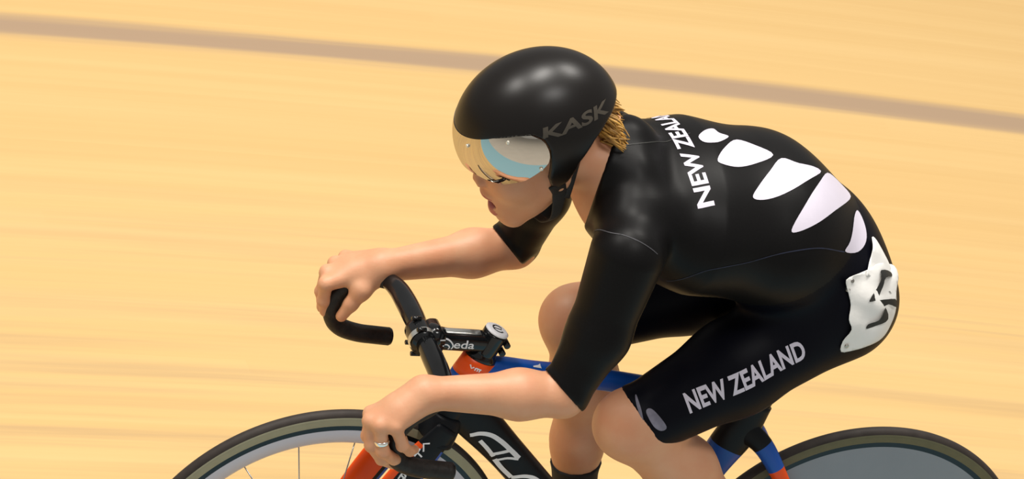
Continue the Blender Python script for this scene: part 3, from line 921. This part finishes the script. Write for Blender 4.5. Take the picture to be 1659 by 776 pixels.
# shorts panel: below the waist seam
sd = (cent-np.array([.06, 0, 1.04]))@unit(np.array([.60, 0, -.80]))
fm = (sd > 0).astype(int)
suit = big_mesh('skinsuit', P, Q, [M['suit'], M['suit_navy']], rider, fm)
suit['label'] = 'black short-sleeved racing skinsuit with white fern leaves and lettering'

# ---- socks and shoes
for s in 'LR':
    k, a = J['knee'+s], J['ank'+s]; sd_ = unit(a-k)
    LF = Field([(.02, leg(s)[3:]), (.015, foot(s))])
    top_p = np.array((-0.1026, 0.11, 0.5075)) if s == 'R' else a-sd_*.11
    def KF(Pq, LF=LF, p0=top_p, n0=sd_, a=a):
        return np.maximum(LF(Pq)-.0035, -((Pq-p0)@n0))
    P, Q = skin_mesh(KF, LF.lo, LF.hi, .004)
    cent = P[Q].mean(1)
    fm = ((cent-(a+sd_*.02))@sd_ > 0).astype(int)
    big_mesh('shoe_cover', P, Q, [M['sock'], M['shoe']], rider, fm)

# ---- helmet
HCEN = hl(-.005, 0, .03); HRAD = np.array([.136, .107, .118])
def poly_sd(poly, X, Yv):
    poly = np.array(poly, float); n = len(poly); d = np.full(len(X), 1e9); ins = np.zeros(len(X), bool)
    for i in range(n):
        a, b_ = poly[i], poly[(i+1) % n]; e = b_-a
        wx, wy = X-a[0], Yv-a[1]; t = np.clip((wx*e[0]+wy*e[1])/(e@e), 0, 1)
        d = np.minimum(d, (wx-e[0]*t)**2+(wy-e[1]*t)**2)
        c1 = (a[1] <= Yv) & (b_[1] > Yv) | (b_[1] <= Yv) & (a[1] > Yv)
        with np.errstate(divide='ignore', invalid='ignore'):
            xi = a[0]+(Yv-a[1])*e[0]/np.where(e[1] == 0, 1e-9, e[1])
        ins ^= c1 & (X < xi)
    return np.where(ins, -1, 1)*np.sqrt(d)
def smooth_poly(p, n=5):
    P_ = np.array(p, float); Qp = np.vstack([P_[-1:], P_, P_[:2]]); out = []
    for i in range(1, len(Qp)-2):
        p0, p1, p2, p3 = Qp[i-1], Qp[i], Qp[i+1], Qp[i+2]
        for t in np.linspace(0, 1, n, endpoint=False):
            out.append(.5*((2*p1)+(-p0+p2)*t+(2*p0-5*p1+4*p2-p3)*t*t+(-p0+3*p1-3*p2+p3)*t**3))
    return out
#HELMET
HPOLY = [(.30, .070), (.126, .0695), (.08, .079), (.045, .079), (.022, .076), (.008, .064), (.004, .045), (.008, .025), (.012, .010), (.018, -.012), (.016, -.034), (.004, -.048),
         (-.012, -.040), (-.036, -.004), (-.071, .022), (-.100, .034), (-.128, .040), (-.20, .045), (-.25, .25), (.30, .25)]
VPOLY = [(.20, .0735), (.126, .0735), (.08, .082), (.045, .082), (.025, .0785), (.0105, .064), (.0065, .045), (.0105, .028), (.024, .0155), (.055, -.001), (.086, -.006), (.105, .002), (.120, .012), (.16, .014), (.20, .016)]
def ell_d(Pq, c_, r_):
    q = (Pq-c_)@RH3.T; k0 = np.sqrt(((q/r_)**2).sum(1)); k1 = np.sqrt(((q/r_**2)**2).sum(1))
    return k0*(k0-1)/np.maximum(k1, 1e-6), q
def HF(Pq):
    d, q = ell_d(Pq, HCEN, HRAD)
    q = (Pq-HC)@RH3.T
    sh = np.maximum(d, -(d+.011))
    return -smin(-sh, -poly_sd(HPOLY, q[:, 0], q[:, 2]), .004)
ext = np.sqrt(((RH3.T*HRAD)**2).sum(1))
P, Q = skin_mesh(HF, HCEN-ext, HCEN+ext, .0025)
helmet = big_mesh('helmet', P, Q, [M['helmet']], rider)
helmet['label'] = 'smooth round black aero helmet'
VTOP = [(-.02, .045), (.0065, .045), (.0085, .060), (.013, .0685), (.025, .0785), (.045, .082), (.08, .082), (.126, .0735), (.2, .0735)]
VBOT = [(-.02, .045), (.0065, .045), (.0085, .034), (.013, .0245), (.024, .0155), (.055, -.001), (.086, -.006), (.105, .000), (.120, .009), (.16, .012)]
def lens():
    na, nu = 220, 24
    rad_o = HRAD+.0006
    def col(a, t, r_):
        u_ = .04
        for _ in range(40):
            rho = math.sqrt(max(1-((u_-.03)/rad_o[2])**2, 0)); f_ = -.005+rad_o[0]*rho*math.cos(a)
            hi = np.interp(f_, *zip(*VTOP)); lo_ = np.interp(f_, *zip(*VBOT))
            u_ = .5*u_+.5*(lo_+(hi-lo_)*t)
        rho = math.sqrt(max(1-((u_-.03)/rad_o[2])**2, 0))
        return hl(-.005+r_[0]*rho*math.cos(a), r_[1]*rho*math.sin(a), .03+(u_-.03)*r_[2]/rad_o[2])
    amax = math.radians(84.9); V = []; F = []
    A = [amax*math.sin(math.pi/2*(2*i/na-1)) for i in range(na+1)]
    for r_ in (rad_o, rad_o-.0024):
        for a in A:
            for k in range(nu+1): V.append(col(a, k/nu, r_))
    m = (na+1)*(nu+1); ix = lambda i, k: i*(nu+1)+k
    for i in range(na):
        for k in range(nu):
            q = (ix(i, k), ix(i+1, k), ix(i+1, k+1), ix(i, k+1)); F.append(q); F.append(tuple(x+m for x in q[::-1]))
    rim_ = [ix(i, 0) for i in range(na+1)]+[ix(na, k) for k in range(1, nu+1)]+[ix(i, nu) for i in range(na-1, -1, -1)]+[ix(0, k) for k in range(nu-1, 0, -1)]
    nv = len(V)
    V += [V[i] for i in rim_]+[V[i+m] for i in rim_]; n = len(rim_)
    for k in range(n): F.append((nv+k, nv+(k+1) % n, nv+n+(k+1) % n, nv+n+k))
    return V, F
visor = MB().add(*lens()).build('visor', M['visor'], helmet)
visor['label'] = 'mirrored wraparound visor'
def on_helmet(f_, u_, side=-1, lift=0.):
    """point on the shell at head coordinates forward, up"""
    r_ = HRAD+lift; y2 = 1-((f_+.005)/r_[0])**2-((u_-.03)/r_[2])**2
    return hl(f_, side*r_[1]*math.sqrt(max(y2, 0)), u_)
for fu in ((.118, .064), (.062, .0755), (.0265, .018)):
    c_ = on_helmet(*fu, lift=.002); n_ = c_-HCEN
    v, f = disc_z(c_, n_, .003, .003, 14); MB().add(v, f).build('visor_stud', M['stud'], visor)
# chin strap
for s in (-1, 1):
    pts = [on_helmet(.006, -.040, s, -.004), hl(.004, s*.071, -.062), hl(.010, s*.068, -.085), hl(.022, s*.058, -.116), hl(.034, s*.030, -.136), hl(.040, 0, -.140)]
    v, f = loft(pts, [(.0145, .0024), (.0125, .0022), (.0105, .002), (.0075, .0018), (.007, .0018), (.007, .0018)], E1, 12, 6, power=.7)
    MB().add(v, f).build('chin_strap', M['strap'], helmet)
    pts = [on_helmet(-.036, .004, s, -.006), hl(-.028, s*.068, -.040), hl(-.004, s*.070, -.080)]
    v, f = loft(pts, [(.006, .0018)]*3, E1, 10, 5, power=.7); MB().add(v, f).build('chin_strap', M['strap'], helmet)

# ---- hair: short golden curls out under the back of the helmet
mbq = MB()
for k in range(420):
    a0 = rng.uniform(-.05, .05); u0 = rng.uniform(-.02, .040)
    p = hl(-.082-rng.uniform(0, .012), a0, u0)
    dirv = -E1*rng.uniform(.5, 1)+E2*(a0*6+rng.uniform(-.5, .5))-E3*rng.uniform(.0, .9)
    dirv /= np.linalg.norm(dirv); L_ = rng.uniform(.028, .055)
    side = np.cross(dirv, E3); cr = rng.uniform(-1, 1)*.010; dn = rng.uniform(.2, 1)*.014
    pts = [p, p+dirv*L_*.4+side*cr, p+dirv*L_*.75-E3*dn*.6+side*cr*1.3, p+dirv*L_*.95-E3*dn*1.6+side*cr*.3]
    v, f = loft(pts, [.0019, .0022, .0019, .0006], (.1, .3, 1), 6, 4); mbq.add(v, f)
mbq.build('hair', M['hair'], rider)

# ---- ring on the near hand
a_, b_ = np.array(LH_M[2]), np.array(LH_C[2][0]); c_ = a_+(b_-a_)*.62; n_ = unit(b_-a_)
q = Vector(n_).to_track_quat('Z', 'Y'); V_ = []; F_ = []
for k in range(40):
    for j in range(10):
        w, u_ = 2*math.pi*k/40, 2*math.pi*j/10
        rr_ = .0112+.0014*math.cos(u_)
        V_.append(np.array(c_)+np.array(q @ Vector((rr_*math.cos(w), rr_*math.sin(w), .0038*math.sin(u_)))))
for k in range(40):
    for j in range(10): F_.append((k*10+j, ((k+1) % 40)*10+j, ((k+1) % 40)*10+(j+1) % 10, k*10+(j+1) % 10))
fr_ = MB().add(V_, F_).build('finger_ring', M['ring'], rider); fr_['label'] = 'silver ring on a finger of the near hand'


# outlines of the prints, in metres on planes lying against the suit
FERN = [{"org": [-0.0982, 0.0091, 1.2221], "ux": [0.9984, -0.002, -0.0562], "uy": [-0.0, 0.9994, -0.0351], "pts": [[-0.0276, -0.0083], [-0.0097, 0.0117], [0.0105, 0.025], [0.0163, 0.0126], [0.0317, 0.0059], [0.001, -0.0222], [-0.0222, -0.0247]]}, {"org": [-0.0619, -0.0346, 1.2153], "ux": [0.9971, 0.0106, -0.0749], "uy": [0.0, 0.9901, 0.1405], "pts": [[-0.0493, -0.0209], [-0.0246, 0.0133], [0.0086, 0.044], [0.0392, 0.033], [0.0612, 0.0089], [0.0229, -0.0154], [-0.0149, -0.0315], [-0.0432, -0.0314]]}, {"org": [0.0007, -0.0753, 1.197], "ux": [0.9896, 0.0502, -0.1344], "uy": [0.0, 0.9367, 0.3501], "pts": [[-0.0625, -0.0412], [-0.0481, -0.0192], [-0.0191, 0.0146], [0.0106, 0.0454], [0.0406, 0.0379], [0.0883, 0.0383], [0.0371, -0.0039], [-0.0045, -0.0293], [-0.0425, -0.0426]]}, {"org": [0.0746, -0.0869, 1.1619], "ux": [0.9333, 0.1763, -0.3129], "uy": [0.0, 0.8712, 0.4909], "pts": [[-0.0741, -0.0603], [-0.0581, -0.0285], [-0.0224, 0.0182], [0.0362, 0.069], [0.0885, 0.0722], [0.1033, 0.0496], [0.0178, -0.0122], [-0.0297, -0.0459], [-0.0614, -0.062]]}, {"org": [0.152, -0.0933, 1.114], "ux": [0.8485, 0.3142, -0.4259], "uy": [-0.0, 0.8048, 0.5936], "pts": [[-0.0387, -0.0377], [-0.0261, -0.0185], [-0.0036, 0.0265], [0.0231, 0.0482], [0.0276, 0.0207], [0.0202, -0.0083], [-0.0025, -0.0308]]}]
EMBLEM = [{"org": [-0.1555, -0.1413, 0.7881], "ux": [0.7212, -0.5158, 0.4624], "uy": [0.0, 0.6675, 0.7446], "pts": [[-0.0082, 0.0239], [-0.0044, 0.0209], [0.0039, -0.0023], [0.0066, -0.0265], [0.0049, -0.0194], [-0.0028, 0.0034]]}, {"org": [-0.1323, -0.1585, 0.7819], "ux": [0.9639, -0.2393, 0.1167], "uy": [0.0, 0.4384, 0.8988], "pts": [[-0.0163, 0.0101], [-0.0116, 0.0173], [-0.0002, 0.0115], [0.0189, -0.0099], [0.0114, -0.0178], [-0.0023, -0.0112]]}]
BIB = [{"org": [0.1735, -0.1487, 1.0121], "ux": [0.9582, 0.2728, -0.0865], "uy": [0.0, 0.3021, 0.9533], "pts": [[-0.0553, 0.048], [-0.0299, 0.0558], [-0.0044, 0.0627], [0.0106, 0.0665], [0.0547, 0.0579], [0.0662, 0.0414], [0.0537, 0.0236], [0.0516, -0.0002], [0.0488, -0.032], [0.0318, -0.05], [0.0076, -0.0608], [-0.0129, -0.0695], [-0.0309, -0.0739], [-0.0355, -0.0558], [-0.031, -0.0325], [-0.0387, -0.0162], [-0.0393, 0.0066], [-0.0471, 0.0284]]}, {"org": [0.1824, -0.109, 1.0822], "ux": [0.8815, 0.3153, -0.3515], "uy": [-0.0, 0.7444, 0.6677], "pts": [[-0.0083, 0.0296], [0.0034, 0.0267], [0.0174, 0.0129], [0.0318, -0.0087], [0.0044, -0.0169], [-0.0147, -0.024], [-0.0215, -0.0224], [-0.0125, 0.0029]]}]
BIBINK = [{"org": [0.1947, -0.1352, 1.0457], "ux": [0.905, 0.3301, -0.2684], "uy": [0.0, 0.6308, 0.7759], "pts": [[-0.0036, 0.0194], [0.0245, 0.0196], [0.0262, 0.0135], [0.0049, 0.0092], [0.0017, -0.0035], [-0.0054, -0.0195], [-0.0199, -0.0242], [-0.0177, -0.0173], [-0.0078, -0.0058], [-0.0029, 0.0086]]}, {"org": [0.207, -0.1483, 1.0183], "ux": [0.888, 0.401, -0.2251], "uy": [0.0, 0.4895, 0.872], "pts": [[-0.0183, 0.0047], [0.0164, 0.0067], [0.0207, -0.0042], [0.0025, -0.0002], [-0.0069, -0.0055], [-0.0145, -0.0015]]}, {"org": [0.1927, -0.1638, 0.9972], "ux": [0.9483, 0.3053, -0.0862], "uy": [0.0, 0.2716, 0.9624], "pts": [[0.0086, 0.0179], [0.0161, 0.0019], [0.0009, -0.0065], [-0.0139, -0.0108], [-0.0127, -0.0042], [0.001, 0.0017]]}]
SEAMS = [{"org": [-0.2911, -0.1797, 1.1377], "ux": [0.8622, -0.2163, 0.458], "uy": [0.0, 0.9042, 0.4271], "pts": [[-0.0479, 0.0447], [-0.0217, 0.0102], [0.0014, -0.0046], [0.0227, -0.0179], [0.0455, -0.0324]]}, {"org": [-0.2018, -0.0184, 1.2247], "ux": [0.9999, -0.0029, 0.0144], "uy": [-0.0, 0.9799, 0.1994], "pts": [[-0.073, -0.0304], [-0.0273, -0.0192], [0.0341, 0.0189], [0.0661, 0.0307]]}, {"org": [-0.0288, -0.1586, 1.0976], "ux": [0.999, 0.0451, -0.0072], "uy": [0.0, 0.1583, 0.9874], "pts": [[-0.144, -0.0586], [-0.103, -0.0119], [-0.0309, 0.0055], [0.0421, 0.0253], [0.0893, 0.0276], [0.1465, 0.0122]]}]
PINS = [[[0.138, -0.1473, 1.0597], [0.1652, -0.8991, 0.4055]], [[0.1492, -0.1699, 0.9993], [-0.0542, -0.9738, 0.2211]], [[0.1522, -0.1727, 0.9525], [0.0153, -0.9955, -0.0932]], [[0.2085, -0.1624, 0.9724], [0.4299, -0.902, 0.04]], [[0.1329, -0.1535, 1.0462], [0.0411, -0.929, 0.3678]]]
sv = bvh_of(suit)
def lay_poly(d, bv, lift, step=.008, sm=4, back=.12, wr=None):
    return lay(*poly2d(d['pts'], sm), d['org'], d['ux'], d['uy'], bv, lift, step, back, wr)
for d in FERN:
    v, f = lay_poly(d, sv, .0009)
    MB().add(v, f).build('fern_leaf', M['print'], suit)
for d in EMBLEM:
    v, f = lay_poly(d, sv, .0009)
    MB().add(v, f).build('emblem', M['print_grey'], suit)
Vt, Ft = text2d('NEW ZEALAND', 1, .03)
v, f = lay(fit(Vt, .300, .0285), Ft, (-.154, .016, 1.215), (0, 1, 0), (-1, 0, -.22), sv, .0009, .007, .12)
MB().add(v, f).build('lettering', M['print'], suit)
v, f = lay(fit([(x+.12*y, y) for x, y in Vt], .212, .034), Ft, (-.0035, -.172, .8775), (.822, -.026, .569), (-.45, .23, .86), sv, .0009, .006, .12)
MB().add(v, f).build('lettering', M['print'], suit)
hb = bvh_of(helmet)
Vt, Ft = text2d('KASK', 1, .03, .15)
v, f = lay(fit(Vt, .126, .0215), Ft, (-.3800, -.0850, 1.2905), (.93, .30, .33), (-.30, .30, .90), hb, .0006, .006, .1)
MB().add(v, f).build('lettering', M['helmet_text'], helmet)
# crumpled paper number pinned over the hip
wrn = lambda x, y: .0022+.0016*math.sin(x*95+1.3*math.sin(y*60))+.0012*math.sin(y*120+x*40)
BIB[0]['pts'] = [[x*1.10+.008, y*1.02] for x, y in BIB[0]['pts']]
BIB[1]['pts'] = [[x*1.35+.009, y*1.2-.005] for x, y in BIB[1]['pts']]
for d in BIB:
    v, f = lay_poly(d, sv, .0028, .006, 3, .12, wrn)
    mbq = MB().add(v, f); bibo = mbq.build('race_number', M['paper'], suit)
    sm_ = bibo.modifiers.new('thickness', 'SOLIDIFY'); sm_.thickness = .0006; sm_.offset = 1
for d in BIBINK:
    d['pts'] = [[x*1.25, y*1.15] for x, y in d['pts']]
    v, f = lay_poly(d, sv, .0066, .005, 3, .12, wrn)
    MB().add(v, f).build('number_print', M['ink'], suit)
for p in PINS:
    v, f = disc_z(p[0], p[1], .0035, .012, 12); MB().add(v, f).build('safety_pin', M['pin'], suit)
for i_, (d, col) in enumerate(zip(SEAMS, ('thread', 'ink', 'navy_thread'))):
    P_ = catmull(d['pts'], 6)
    V2, F2 = stroke2d(P_, .0016)
    v, f = lay(V2, F2, d['org'], d['ux'], d['uy'], sv, .0007, .02, .12)
    MB().add(v, f).build('seam', M[col], suit)


# ================================================================== LIGHT: the hall's lamps
def lamp(name, loc_, size, power, col, target=(0, 0, .8)):
    l = bpy.data.lights.new(name, 'AREA'); l.shape = 'RECTANGLE'; l.size, l.size_y = size; l.energy = power; l.color = col
    o = bpy.data.objects.new(name, l); COL.objects.link(o); o.location = loc_
    o.rotation_euler = (Vector(target)-Vector(loc_)).to_track_quat('-Z', 'Y').to_euler()
#LIGHTS
lamp('hall_lamp', (-1.2, 1.2, 8.0), (2.2, 1.2), 400, (1, .96, .90))
lamp('hall_lamp', (2.4, 2.0, 8.0), (2.2, 1.2), 300, (1, .96, .90))
lamp('hall_lamp', (-5.0, 1.0, 8.0), (2.2, 1.2), 300, (1, .96, .90))
lamp('hall_lamp', (0, -4.0, 9.0), (2.4, 1.4), 220, (1, .97, .93))
w = bpy.data.worlds.new('hall'); SC.world = w; w.use_nodes = True
w.node_tree.nodes['Background'].inputs[0].default_value = (1, .97, .93, 1)
w.node_tree.nodes['Background'].inputs[1].default_value = .38
